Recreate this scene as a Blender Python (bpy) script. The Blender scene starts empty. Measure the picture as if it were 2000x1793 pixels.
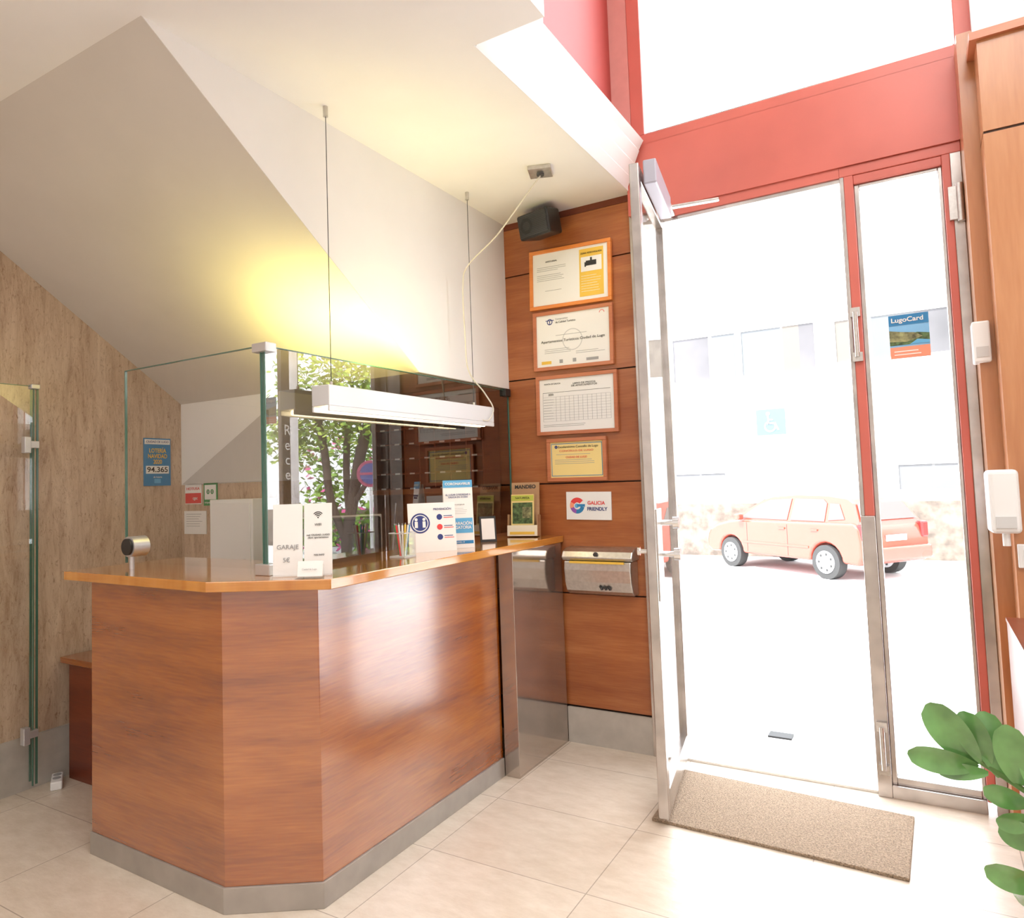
import bpy, math, random
from mathutils import Vector, Matrix, Euler
random.seed(4)
scn=bpy.context.scene
COL=scn.collection
# ------------------------------------------------------------------ materials
def nt(name):
    m=bpy.data.materials.new(name); m.use_nodes=True
    t=m.node_tree; b=t.nodes["Principled BSDF"]; return m,t,b
def P(name,col,rough=.5,metal=0.,spec=.5,emit=None,es=0.,noise=0.,nscale=20.,bump=0.,coat=0.):
    m,t,b=nt(name)
    b.inputs["Base Color"].default_value=(*col,1); b.inputs["Roughness"].default_value=rough
    b.inputs["Metallic"].default_value=metal; b.inputs["Specular IOR Level"].default_value=spec
    b.inputs["Coat Weight"].default_value=coat
    if emit: b.inputs["Emission Color"].default_value=(*emit,1); b.inputs["Emission Strength"].default_value=es
    n=t.nodes.new("ShaderNodeTexNoise"); n.inputs["Scale"].default_value=nscale; n.inputs["Detail"].default_value=3
    g=t.nodes.new("ShaderNodeNewGeometry"); t.links.new(g.outputs["Position"],n.inputs["Vector"])
    if noise>0:
        r=t.nodes.new("ShaderNodeValToRGB"); t.links.new(n.outputs["Fac"],r.inputs["Fac"])
        r.color_ramp.elements[0].position=.3; r.color_ramp.elements[1].position=.7
        r.color_ramp.elements[0].color=(*[c*(1-noise) for c in col],1); r.color_ramp.elements[1].color=(*[min(1,c*(1+noise*.4)) for c in col],1)
        t.links.new(r.outputs["Color"],b.inputs["Base Color"])
    if bump>0:
        bp=t.nodes.new("ShaderNodeBump"); bp.inputs["Strength"].default_value=bump; bp.inputs["Distance"].default_value=.01
        t.links.new(n.outputs["Fac"],bp.inputs["Height"]); t.links.new(bp.outputs["Normal"],b.inputs["Normal"])
    return m
def wood(name,c1,c2,c3,rough=.3,scale=(1.3,1.3,9),coat=.3,fine=(9,9,150),cior=1.5,crough=.16):
    m,t,b=nt(name)
    g=t.nodes.new("ShaderNodeNewGeometry")
    def nz(sc,det,dist):
        mp=t.nodes.new("ShaderNodeMapping"); mp.inputs["Scale"].default_value=sc; mp.inputs["Rotation"].default_value=(.06,.08,0)
        t.links.new(g.outputs["Position"],mp.inputs["Vector"])
        n=t.nodes.new("ShaderNodeTexNoise"); n.inputs["Scale"].default_value=1.; n.inputs["Detail"].default_value=det; n.inputs["Distortion"].default_value=dist
        t.links.new(mp.outputs["Vector"],n.inputs["Vector"]); return n
    n=nz(scale,4,.5); n2=nz(fine,2,0)
    a=t.nodes.new("ShaderNodeMix"); a.data_type='FLOAT'; a.inputs[0].default_value=.3
    t.links.new(n.outputs["Fac"],a.inputs[2]); t.links.new(n2.outputs["Fac"],a.inputs[3])
    r=t.nodes.new("ShaderNodeValToRGB"); e=r.color_ramp.elements
    e[0].position=.30; e[0].color=(*c1,1); e[1].position=.70; e[1].color=(*c3,1)
    k=e.new(.5); k.color=(*c2,1)
    t.links.new(a.outputs[0],r.inputs["Fac"]); t.links.new(r.outputs["Color"],b.inputs["Base Color"])
    b.inputs["Roughness"].default_value=rough; b.inputs["Coat Weight"].default_value=coat; b.inputs["Coat Roughness"].default_value=crough; b.inputs["Coat IOR"].default_value=cior
    return m
def glassmat(name,tint=(.97,.99,.98),k=1.0,f0=.07):
    m=bpy.data.materials.new(name); m.use_nodes=True; t=m.node_tree; t.nodes.clear()
    o=t.nodes.new("ShaderNodeOutputMaterial"); mx=t.nodes.new("ShaderNodeMixShader")
    tr=t.nodes.new("ShaderNodeBsdfTransparent"); tr.inputs["Color"].default_value=(*tint,1)
    gl=t.nodes.new("ShaderNodeBsdfGlossy"); gl.inputs["Roughness"].default_value=0
    lw=t.nodes.new("ShaderNodeLayerWeight"); lw.inputs["Blend"].default_value=.5
    pw=t.nodes.new("ShaderNodeMath"); pw.operation='POWER'; pw.inputs[1].default_value=5
    ma=t.nodes.new("ShaderNodeMath"); ma.operation='MULTIPLY_ADD'; ma.use_clamp=True
    ma.inputs[1].default_value=k; ma.inputs[2].default_value=f0
    t.links.new(lw.outputs["Facing"],pw.inputs[0]); t.links.new(pw.outputs[0],ma.inputs[0]); t.links.new(ma.outputs[0],mx.inputs[0])
    t.links.new(tr.outputs[0],mx.inputs[1]); t.links.new(gl.outputs[0],mx.inputs[2]); t.links.new(mx.outputs[0],o.inputs[0])
    return m
def tilemat():
    m,t,b=nt("cream_floor_tiles")
    g=t.nodes.new("ShaderNodeNewGeometry"); mp=t.nodes.new("ShaderNodeMapping"); mp.inputs["Location"].default_value=(1.06+.64*8,-2.28+.5*10,0)
    t.links.new(g.outputs["Position"],mp.inputs["Vector"])
    br=t.nodes.new("ShaderNodeTexBrick"); br.offset=0.0; br.squash=1
    br.inputs["Scale"].default_value=1; br.inputs["Brick Width"].default_value=.64; br.inputs["Row Height"].default_value=.5
    br.inputs["Mortar Size"].default_value=.002; br.inputs["Mortar Smooth"].default_value=.1
    br.inputs["Color1"].default_value=(.77,.68,.575,1); br.inputs["Color2"].default_value=(.72,.63,.525,1); br.inputs["Mortar"].default_value=(.44,.38,.32,1)
    t.links.new(mp.outputs["Vector"],br.inputs["Vector"])
    m2=t.nodes.new("ShaderNodeMapping"); m2.inputs["Scale"].default_value=(4,9,3); m2.inputs["Rotation"].default_value=(0,0,.5)
    t.links.new(g.outputs["Position"],m2.inputs["Vector"])
    n=t.nodes.new("ShaderNodeTexNoise"); n.inputs["Scale"].default_value=2; n.inputs["Detail"].default_value=10; n.inputs["Roughness"].default_value=.7
    t.links.new(m2.outputs["Vector"],n.inputs["Vector"])
    r=t.nodes.new("ShaderNodeValToRGB"); r.color_ramp.elements[0].position=.3; r.color_ramp.elements[0].color=(.84,.81,.77,1); r.color_ramp.elements[1].position=.65; r.color_ramp.elements[1].color=(1,1,1,1)
    t.links.new(n.outputs["Fac"],r.inputs["Fac"])
    mx=t.nodes.new("ShaderNodeMix"); mx.data_type='RGBA'; mx.blend_type='MULTIPLY'; mx.inputs[0].default_value=1
    t.links.new(br.outputs["Color"],mx.inputs[6]); t.links.new(r.outputs["Color"],mx.inputs[7]); t.links.new(mx.outputs[2],b.inputs["Base Color"])
    bp=t.nodes.new("ShaderNodeBump"); bp.inputs["Strength"].default_value=.2; bp.inputs["Distance"].default_value=.01
    t.links.new(n.outputs["Fac"],bp.inputs["Height"]); t.links.new(bp.outputs["Normal"],b.inputs["Normal"])
    b.inputs["Roughness"].default_value=.22; b.inputs["Specular IOR Level"].default_value=.9
    return m
def travertine():
    m,t,b=nt("travertine_stone")
    g=t.nodes.new("ShaderNodeNewGeometry")
    def nz(sc,det,dist=0,ro=.6):
        mp=t.nodes.new("ShaderNodeMapping"); mp.inputs["Scale"].default_value=sc
        t.links.new(g.outputs["Position"],mp.inputs["Vector"])
        n=t.nodes.new("ShaderNodeTexNoise"); n.inputs["Scale"].default_value=1; n.inputs["Detail"].default_value=det; n.inputs["Roughness"].default_value=ro; n.inputs["Distortion"].default_value=dist
        t.links.new(mp.outputs["Vector"],n.inputs["Vector"]); return n
    n=nz((16,16,2.6),12,.5,.8)
    r=t.nodes.new("ShaderNodeValToRGB"); e=r.color_ramp.elements
    e[0].position=.32; e[0].color=(.36,.235,.155,1); e[1].position=.68; e[1].color=(.73,.59,.45,1); k=e.new(.49); k.color=(.57,.425,.305,1)
    t.links.new(n.outputs["Fac"],r.inputs["Fac"])
    n2=nz((58,58,22),8,1.4,.8)
    r2=t.nodes.new("ShaderNodeValToRGB"); r2.color_ramp.elements[0].position=.36; r2.color_ramp.elements[0].color=(.40,.29,.22,1); r2.color_ramp.elements[1].position=.46; r2.color_ramp.elements[1].color=(1,1,1,1)
    t.links.new(n2.outputs["Fac"],r2.inputs["Fac"])
    mx=t.nodes.new("ShaderNodeMix"); mx.data_type='RGBA'; mx.blend_type='MULTIPLY'; mx.inputs[0].default_value=.7
    t.links.new(r.outputs["Color"],mx.inputs[6]); t.links.new(r2.outputs["Color"],mx.inputs[7]); t.links.new(mx.outputs[2],b.inputs["Base Color"])
    b.inputs["Roughness"].default_value=.3
    return m
M={}
M['white']=P("white_plaster",(.89,.88,.865),.7,noise=.03,nscale=3)
M['slope']=P("shaded_plaster",(.69,.655,.615),.5,noise=.06,nscale=2)  # soffit shade put into the colour, as the face turns from the light
M['beige']=P("wedge_shade",(.60,.58,.56),.6,noise=.05,nscale=2)
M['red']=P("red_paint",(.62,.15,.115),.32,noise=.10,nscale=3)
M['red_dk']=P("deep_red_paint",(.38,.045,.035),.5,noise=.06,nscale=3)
M['pink']=P("lit_red_paint",(.66,.28,.25),.5,noise=.05)  # red wall strip painted paler where daylight falls on it
M['tile']=tilemat(); M['trav']=travertine()
M['wood']=wood("cherry_wood",(.21,.042,.003),(.34,.085,.007),(.47,.145,.016),.25,coat=1.,cior=2.0,crough=.17)
M['wood_d']=wood("dark_cherry_wood",(.12,.02,.008),(.17,.032,.010),(.22,.048,.016),.35)
M['wood_p']=wood("wall_panel_wood",(.27,.07,.022),(.37,.115,.035),(.47,.17,.055),.34,coat=.3)
M['wood_v']=wood("pale_panel_wood",(.42,.16,.06),(.50,.21,.085),(.58,.27,.12),.30,scale=(10,10,1.4),coat=.4,fine=(60,60,6))
M['top']=wood("counter_wood",(.48,.165,.018),(.57,.225,.03),(.64,.28,.045),.12,scale=(14,2,2),coat=1.,cior=1.6,crough=.08)
M['orange']=wood("orange_frame_wood",(.70,.20,.03),(.80,.26,.05),(.85,.30,.07),.4)
M['frame']=wood("terracotta_frame_wood",(.46,.14,.06),(.54,.18,.08),(.60,.22,.10),.4)
M['tan']=wood("tan_cardboard",(.40,.22,.11),(.46,.27,.14),(.52,.32,.18),.6,coat=0)
M['joint']=P("panel_joint_shadow_gap",(.06,.03,.02),.8)
M['steel']=P("brushed_steel",(.62,.60,.58),.28,.95,noise=.12,nscale=60)
M['steel_r']=P("steel_door_frame",(.54,.50,.48),.25,.95,noise=.2,nscale=12)
M['plinth']=P("grey_plinth",(.40,.36,.32),.45,.3,noise=.15,nscale=8)
M['stone']=P("grey_stone",(.50,.46,.41),.5,noise=.12,nscale=14)
M['smoke']=P("smoked_mirror_panel",(.54,.47,.42),.10,.85,noise=.1,nscale=5)
M['alu']=P("white_aluminium",(.80,.80,.82),.35,.2)
M['closer']=P("grey_lacquered_metal",(.42,.41,.48),.4,.2)
M['chrome']=P("chrome",(.75,.75,.76),.12,1.)
M['satin']=P("satin_chrome",(.62,.62,.64),.3,.6)
M['glass']=glassmat("clear_glass",(.985,.99,.985),.9,.075)
M['glass_t']=glassmat("tinted_glass",(.50,.48,.47),.9,.21)
M['pane']=glassmat("window_glass",(.99,.995,.995),.5,.02)
M['gedge']=P("green_glass_edge",(.07,.17,.13),.15,0,.7)
M['black']=P("black_plastic",(.02,.02,.022),.35)
M['dgrey']=P("dark_grey_plastic",(.06,.06,.065),.45)
M['wplast']=P("white_plastic",(.85,.85,.85),.35)
M['paper']=P("white_paper",(.88,.87,.85),.6)
M['cream']=P("cream_paper",(.86,.80,.66),.6)
M['yellow']=P("yellow_print",(.85,.55,.08),.6)
M['yel2']=P("yellow_paper",(.86,.68,.28),.6)
M['blue']=P("blue_print",(.03,.22,.48),.55)
M['lblue']=P("light_blue_print",(.12,.42,.72),.55)
M['sky']=P("poster_sky_blue",(.22,.50,.80),.55)
M['sblue']=P("street_sign_blue",(.08,.13,.26),.6)
M['navy']=P("navy_print",(.03,.05,.22),.55)
M['redp']=P("red_print",(.75,.06,.06),.55)
M['signred']=P("road_sign_red",(.22,.04,.07),.55)
M['signblue']=P("road_sign_blue",(.05,.05,.14),.55)
M['coral']=P("coral_print",(.85,.32,.20),.55)
M['green']=P("green_print",(.06,.30,.10),.55)
M['moss']=P("landscape_print",(.10,.17,.06),.55,noise=.8,nscale=60)
M['land']=P("coast_landscape_print",(.30,.30,.14),.55,noise=.8,nscale=45)
M['lime']=P("lime_print",(.50,.55,.08),.55)
M['violet']=P("violet_print",(.30,.10,.45),.55)
M['grey']=P("grey_print",(.35,.35,.36),.6)
M['lgrey']=P("light_grey_print",(.62,.62,.62),.6)
M['ink']=P("black_ink",(.03,.03,.03),.6)
M['mat']=P("coir_fibre",(.42,.31,.215),.95,noise=.5,nscale=170,bump=1.)
M['tube']=P("warm_lamp_tube",(1,.9,.7),.4,emit=(1,.80,.45),es=9)
M['cable']=P("pale_cable",(.7,.66,.58),.5)
M['leaf']=P("glossy_leaf",(.15,.34,.10),.22,noise=.35,nscale=14,coat=.7)
M['stem']=P("green_stem",(.12,.22,.06),.5)
M['pot']=P("terracotta_pot",(.45,.18,.09),.7)
M['soil']=P("soil",(.05,.03,.02),.95)
M['ground']=P("pale_paving",(.74,.73,.72),.8,noise=.06,nscale=2)
M['facade']=P("white_facade",(.82,.82,.83),.8,noise=.03,nscale=1)
M['wallst']=P("granite_wall",(.18,.145,.12),.9,noise=.5,nscale=5,bump=.5)
M['win']=P("dark_window_glass",(.11,.105,.11),.4,0,.2,noise=.3,nscale=.6)
M['win2']=P("window_blind",(.135,.12,.105),.6,0,.2)
M['win3']=P("window_curtain",(.115,.12,.125),.6,0,.2)
M['win4']=P("window_mullion",(.20,.20,.20),.6,0,.2)
M['win5']=P("pale_low_window",(.145,.145,.15),.6,0,.2)
M['carp']=P("red_car_paint",(.34,.058,.038),.25,spec=.4,coat=.3)
M['carw']=P("car_window_glass",(.10,.085,.08),.3,0,.3)
M['tyre']=P("tyre_rubber",(.03,.03,.03),.8)
M['hub']=P("silver_hubcap",(.5,.5,.52),.3,.5)
M['tail']=P("tail_lamp_red",(.25,.01,.01),.3)
M['head']=P("headlamp_clear",(.85,.87,.9),.1)
M['bark']=P("tree_bark",(.06,.04,.03),.9)
M['fol']=P("tree_foliage",(.20,.34,.05),.7,noise=.4,nscale=6)
M['fol2']=P("light_foliage",(.42,.52,.09),.7,noise=.3,nscale=6)
M['flower']=P("pink_flowers",(.6,.10,.28),.7)
# ------------------------------------------------------------------ mesh builder
class MB:
    def __init__(s): s.v=[];s.f=[];s.mi=[];s.sm=[];s.mats=[]
    def mid(s,m):
        if m not in s.mats: s.mats.append(m)
        return s.mats.index(m)
    def add(s,vs,fs,m,smooth=False):
        o=len(s.v); s.v+= [Vector(v) for v in vs]; i=s.mid(m)
        for f in fs: s.f.append([o+k for k in f]); s.mi.append(i); s.sm.append(smooth)
        return s
    def box(s,x0,x1,y0,y1,z0,z1,m,mx=None):
        vs=[(x0,y0,z0),(x1,y0,z0),(x1,y1,z0),(x0,y1,z0),(x0,y0,z1),(x1,y0,z1),(x1,y1,z1),(x0,y1,z1)]
        if mx is not None: vs=[mx@Vector(v) for v in vs]
        return s.add(vs,[(3,2,1,0),(4,5,6,7),(0,1,5,4),(1,2,6,5),(2,3,7,6),(3,0,4,7)],m)
    def prism(s,poly,a,b,ax,m,mx=None,poly2=None):
        p2=poly2 or poly
        def mk(p,h):
            return {2:(p[0],p[1],h),0:(h,p[0],p[1]),1:(p[0],h,p[1])}[ax]
        vs=[mk(p,a) for p in poly]+[mk(p,b) for p in p2]; n=len(poly)
        if mx is not None: vs=[mx@Vector(v) for v in vs]
        fs=[list(range(n))[::-1],list(range(n,2*n))]+[(i,(i+1)%n,n+(i+1)%n,n+i) for i in range(n)]
        if ax==1: fs=[f[::-1] for f in fs]
        return s.add(vs,fs,m)
    def cyl(s,p0,p1,r,m,r1=None,n=20,caps=True,smooth=True):
        p0=Vector(p0);p1=Vector(p1);d=(p1-p0).normalized(); r1=r if r1 is None else r1
        a=d.orthogonal().normalized();b=d.cross(a)
        vs=[p0+(a*math.cos(2*math.pi*i/n)+b*math.sin(2*math.pi*i/n))*r for i in range(n)]+[p1+(a*math.cos(2*math.pi*i/n)+b*math.sin(2*math.pi*i/n))*r1 for i in range(n)]
        s.add(vs,[(i,(i+1)%n,n+(i+1)%n,n+i) for i in range(n)],m,smooth)
        if caps: s.add(vs,[list(range(n))[::-1],list(range(n,2*n))],m)
        return s
    def tube(s,pts,r,m,n=8):
        pts=[Vector(p) for p in pts]
        q=[]
        for i in range(len(pts)-1):
            p0=pts[max(0,i-1)];p1=pts[i];p2=pts[i+1];p3=pts[min(len(pts)-1,i+2)]
            for k in range(6):
                t=k/6; q.append(.5*((2*p1)+(p2-p0)*t+(2*p0-5*p1+4*p2-p3)*t*t+(-p0+3*p1-3*p2+p3)*t**3))
        q.append(pts[-1]); o=[];a=None
        for i,c in enumerate(q):
            d=(q[min(i+1,len(q)-1)]-q[max(i-1,0)]).normalized()
            a=d.orthogonal().normalized() if a is None else (a-d*a.dot(d)).normalized()
            b=d.cross(a); o+=[c+(a*math.cos(2*math.pi*k/n)+b*math.sin(2*math.pi*k/n))*r for k in range(n)]
        L=len(q); fs=[(j*n+k,j*n+(k+1)%n,(j+1)*n+(k+1)%n,(j+1)*n+k) for j in range(L-1) for k in range(n)]
        fs+=[list(range(n))[::-1],[(L-1)*n+k for k in range(n)]]
        return s.add(o,fs,m,True)
    def ring(s,c,r0,r1,y,m,a0=0,a1=360,n=32):
        vs=[];fs=[]
        for i in range(n+1):
            a=math.radians(a0+(a1-a0)*i/n)
            vs+=[(c[0]+r0*math.cos(a),y,c[1]+r0*math.sin(a)),(c[0]+r1*math.cos(a),y,c[1]+r1*math.sin(a))]
        for i in range(n): fs.append((2*i,2*i+2,2*i+3,2*i+1)[::-1])
        return s.add(vs,fs,m)
    def make(s,name,parent=None,bevel=0,seg=2,label=None,cat=None,kind=None,grp=None,smooth=False):
        me=bpy.data.meshes.new(name)
        off=Vector((0,0,0))
        if parent is None:
            xs=[v.x for v in s.v];ys=[v.y for v in s.v];zs=[v.z for v in s.v]
            off=Vector(((min(xs)+max(xs))/2,(min(ys)+max(ys))/2,min(zs)))
        me.from_pydata([v-off for v in s.v],[],s.f)
        for m in s.mats: me.materials.append(M[m])
        for i,p in enumerate(me.polygons): p.material_index=s.mi[i]; p.use_smooth=s.sm[i] or smooth
        me.update()
        o=bpy.data.objects.new(name,me); COL.objects.link(o)
        if parent is None: o.location=off
        else: o.parent=parent
        if bevel>0:
            b=o.modifiers.new("bevel","BEVEL"); b.width=bevel; b.segments=seg; b.limit_method='ANGLE'; b.angle_limit=math.radians(25 if smooth else 40)
            if smooth: b.harden_normals=True
        tag(o,label,cat,kind,grp); return o
def tag(o,label=None,cat=None,kind=None,grp=None):
    if label: o["label"]=label
    if cat: o["category"]=cat
    if kind: o["kind"]=kind
    if grp: o["group"]=grp
def group(name,loc,rot=(0,0,0),label=None,cat=None,kind=None,grp=None):
    o=bpy.data.objects.new(name,None); o.empty_display_size=.1; COL.objects.link(o)
    o.location=loc; o.rotation_euler=[math.radians(a) for a in rot]; tag(o,label,cat,kind,grp); return o
def text(name,body,size,x,z,m,parent,y=-.004,align='CENTER',width=None,rot=(90,0,0),bold=0.0,loc=None):
    c=bpy.data.curves.new(name,'FONT'); c.body=body; c.size=size; c.align_x=align; c.align_y='CENTER'; c.extrude=.0004; c.offset=bold; c.space_line=.95
    o=bpy.data.objects.new(name,c); COL.objects.link(o)
    bpy.context.view_layer.update()
    me=bpy.data.meshes.new_from_object(o); bpy.data.objects.remove(o)
    if width and len(me.vertices):
        xs=[v.co.x for v in me.vertices]; w=max(xs)-min(xs); k=width/max(w,1e-6)
        for v in me.vertices: v.co.x*=k
    me.materials.clear(); me.materials.append(M[m]); me.name=name
    t=bpy.data.objects.new(name,me); COL.objects.link(t); t.parent=parent
    t.location=loc or (x,y,z); t.rotation_euler=[math.radians(a) for a in rot]
    return t
S='structure'
YW=3.56
# ------------------------------------------------------------------ room shell
MB().box(-4.3,3.0,-3.0,3.66,-.12,0,'tile').make("floor",kind=S)
b=MB()
b.prism([(-4.3,-3),(-.96,-3),(-.96,2.02),(-1.23,2.02),(-1.23,3.62),(-4.3,3.62)],2.9,3.14,2,'white')
b.make("ceiling",kind=S)
MB().box(-1.4,3.0,-3,3.7,4.8,4.9,'white').make("ceiling_upper",kind=S)
b=MB()
# fascia with its stripes of light put into the shape as shallow steps
prof=[(-1.229,2.9),(-1.205,2.957),(-1.206,2.961),(-1.180,3.021),(-1.1815,3.026),(-1.155,3.086),(-1.1565,3.091),(-1.13,3.135),(-1.229,3.135)]
b.prism(prof,2.03,3.50,1,'white').make("trim_1",kind=S)
MB().box(-1.4,-1.3,-3,2.72,3.14,4.8,'white').make("wall_upper_side",kind=S)
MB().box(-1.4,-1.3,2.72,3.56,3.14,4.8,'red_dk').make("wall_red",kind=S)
MB().box(-4.3,3.0,-3.1,-3.0,0,4.8,'white').make("wall_back",kind=S)
MB().box(3.0,3.1,-3.0,3.6,0,4.8,'white').make("wall_far_side",kind=S)
MB().box(-3.95,-3.8,-3.0,3.56,0,2.9,'trav').make("wall_left",kind=S)
b=MB().box(-3.8,-2.95,2.70,3.56,0,1.45,'trav').box(-3.8,-2.95,2.70,3.56,1.45,1.935,'white'); b.make("wall_niche",kind=S)
MB().prism([(-3.77,1.455),(-3.04,1.455),(-3.04,1.84)],2.685,2.70,1,'beige').make("shade_wedge",kind=S)  # grey wedge stands in for the diagonal shadow on the niche wall
b=MB()
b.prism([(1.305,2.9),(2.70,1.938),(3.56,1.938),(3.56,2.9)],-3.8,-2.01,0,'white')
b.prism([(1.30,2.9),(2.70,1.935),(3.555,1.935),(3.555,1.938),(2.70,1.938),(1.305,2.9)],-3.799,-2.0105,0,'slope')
b.make("wall_stair",kind=S)
b=MB().box(-2.95,-1.24,3.575,3.70,0,2.9,'joint')
zz=[.19,.79,1.385,1.98,2.585,2.865]
for i in range(5): b.box(-2.949,-1.24,3.56,3.58,zz[i]+.004,zz[i+1]-.004,'wood_p')
b.box(-2.949,-1.24,3.565,3.58,2.865,2.9,'wood_d')
b.make("wall_front",kind=S)
MB().box(-1.71,-1.24,3.545,3.56,0,.185,'stone').make("baseboard_front",kind=S)
MB().box(-3.8,-3.78,-3,2.70,0,.25,'stone').make("baseboard_left",kind=S)
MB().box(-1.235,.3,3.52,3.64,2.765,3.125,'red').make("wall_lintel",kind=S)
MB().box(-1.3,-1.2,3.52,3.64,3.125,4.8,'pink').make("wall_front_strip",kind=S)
MB().box(.30,3.0,3.56,3.70,0,4.8,'white').make("wall_front_side",kind=S)
MB().box(-1.24,-1.135,3.54,3.66,0,2.77,'steel_r').make("trim_3",kind=S)
w=group("window_1",(-.48,3.58,3.12),kind=S)
b=MB().box(-.72,.78,-.06,.06,0,.055,'red').box(-.72,-.65,-.06,.06,.055,1.66,'red').box(.70,.78,-.06,.06,.055,1.66,'red').box(-.65,.70,-.06,.06,1.6,1.66,'red')
b.box(-.65,.70,-.03,.03,.055,.075,'steel_r'); b.make("window_frame",w,.004)
MB().box(-.65,.70,-.001,.001,.07,1.6,'pane').make("window_pane",w)
w=group("window_2",(0,3.58,0),kind=S)
b=MB().box(-.245,-.19,-.05,.05,0,1.2,'steel_r').box(-.245,-.228,-.05,.05,1.2,2.72,'steel_r').box(-.228,-.19,-.05,.05,1.2,2.72,'red').box(-.245,.215,-.05,.05,2.72,2.765,'red').box(.175,.215,-.05,.05,0,2.72,'steel_r').box(.145,.175,-.05,.05,.05,2.72,'red').box(-.19,.145,-.05,.05,0,.055,'steel_r').box(-.19,.145,-.045,.05,2.68,2.72,'red')
b.box(-.19,-.17,-.03,.03,.055,2.68,'steel_r').box(.13,.145,-.03,.03,.055,2.68,'steel_r').box(-.17,.13,-.03,.03,2.665,2.68,'steel_r').box(-.17,.13,-.03,.03,.055,.085,'steel_r')
b.make("window_frame",w,.003)
MB().box(-.17,.13,-.001,.001,.08,2.67,'pane').make("window_pane",w)
b=MB().cyl((.2,-.065,2.42),(.2,-.065,2.58),.014,'steel').box(.16,.2,-.07,-.05,2.43,2.57,'steel'); b.make("hinge",w)
b=MB().cyl((-.215,-.07,1.9),(-.215,-.07,2.1),.010,'steel').box(-.235,-.195,-.068,-.05,1.88,1.92,'steel').box(-.235,-.195,-.068,-.05,2.08,2.12,'steel'); b.make("bolt",w)
b=MB().cyl((-.215,-.07,.12),(-.215,-.07,.30),.010,'steel').box(-.235,-.195,-.068,-.05,.1,.14,'steel').box(-.235,-.195,-.068,-.05,.28,.32,'steel'); b.make("bolt",w)
b=MB().box(-1.135,-1.085,3.53,3.63,0,2.765,'steel_r').box(-1.085,-.245,3.53,3.63,2.72,2.765,'red').box(-1.085,-.245,3.54,3.62,2.70,2.72,'steel_r').box(-1.085,.145,3.56,3.66,0,.012,'steel')
b.make("trim_4",kind=S)
MB().box(.215,.268,3.35,3.62,0,3.125,'wood_v').make("trim_6",kind=S)
# door leaf opened inwards
hx,hy=-1.075,3.535; ang=math.degrees(math.atan2(2.81-hy,-.955-hx))
d=group("door_1",(hx,hy,.05),(0,0,ang),kind=S)
L=.735
b=MB()
for x0,x1,z0,z1 in ((0,.055,0,2.66),(L-.055,L,0,2.66),(.055,L-.055,0,.10),(.055,L-.055,2.60,2.66)): b.box(x0,x1,-.02,.02,z0,z1,'steel_r')
b.make("door_frame",d,.004)
MB().box(.05,L-.05,-.001,.001,.09,2.61,'pane').make("door_pane",d)
for z in (1.16,1.03):
    b=MB()
    b.cyl((L-.12,.02,z),(L-.12,.075,z),.012,'chrome').cyl((L-.12,.075,z),(L-.12,.10,z),.026,'chrome')
    b.make("door_knob",d,label="round chrome door knob")
b=MB().cyl((L-.03,-.02,1.05),(L-.03,-.05,1.05),.010,'chrome').cyl((L-.03,-.05,1.05),(L-.03,-.06,1.05),.018,'chrome'); b.make("door_knob",d)
MB().box(L-.14,L-.015,.018,.026,.85,1.22,'steel').make("lock_plate",d)
b=MB().box(.22,.68,.03,.085,2.585,2.69,'closer').box(.03,.22,.05,.08,2.66,2.68,'steel').box(.10,.13,.05,.30,2.67,2.685,'steel'); b.make("door_closer",d,.006,label="grey door closer with steel arm")
b=MB().box(.268,3.0,3.2,3.56,0,2.64,'wood_v').box(.27,3.0,3.205,3.56,2.64,2.65,'joint').box(.268,3.0,3.2,3.56,2.65,3.0,'wood_v')
b.box(.245,3.0,3.18,3.56,3.0,3.03,'frame'); b.make("wall_right",kind=S)
MB().box(.28,3.0,3.22,3.56,3.03,4.8,'white').make("wall_right_upper",kind=S)
b=MB().box(.228,.6,2.25,3.2,0,.838,'wood_d').box(.225,.6,2.245,3.2,.838,.850,'wood_d'); b.make("trim_5",kind=S)
# ------------------------------------------------------------------ reception desk
g=group("reception_desk",(-2.2,2.3,0),label="cherry wood reception desk with chamfered corner and glossy counter",cat="reception desk")
def sh(poly,c=(-2.2,2.3)): return [(x-c[0],y-c[1]) for x,y in poly]
body=[(-2.88,1.635),(-2.07,1.62),(-1.80,1.80),(-1.80,3.0),(-2.25,3.0),(-2.25,2.1),(-2.88,2.1)]
MB().prism(sh(body),.085,1.06,2,'wood').make("body",g,.002)
pl=[(-2.885,1.63),(-2.068,1.612),(-1.792,1.796),(-1.792,3.0),(-2.25,3.0),(-2.25,2.1),(-2.885,2.1)]
MB().prism(sh(pl),0,.085,2,'plinth').make("plinth",g,.002,label="grey metal plinth")
ct=[(-3.02,1.60),(-2.08,1.565),(-1.70,1.76),(-1.70,3.555),(-2.30,3.555),(-2.30,2.15),(-3.02,2.15)]
b=MB().prism(sh(ct),1.065,1.10,2,'top'); b.make("countertop",g,.003,label="glossy orange wood countertop")
g=group("inner_worktop",(-2.6,2.75,0),label="low dark cherry wood work table behind the desk",cat="table")
MB().box(-.26,.28,-.60,.65,.72,.75,'wood_d').make("tabletop",g)
for lx,ly in ((-.25,-.57),(.22,-.57),(-.25,.60),(.22,.60)): MB().box(lx,lx+.04,ly,ly+.04,0,.72,'wood_d').make("leg",g)
MB().box(-1.79,-1.71,3.0,3.54,.0,1.064,'smoke').make("side_panel",label="smoked reflective panel closing the end of the desk",cat="panel",bevel=.002)
g=group("low_cabinet",(-3.35,2.3,0),label="low dark cherry wood cabinet behind the desk",cat="cabinet")
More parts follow.
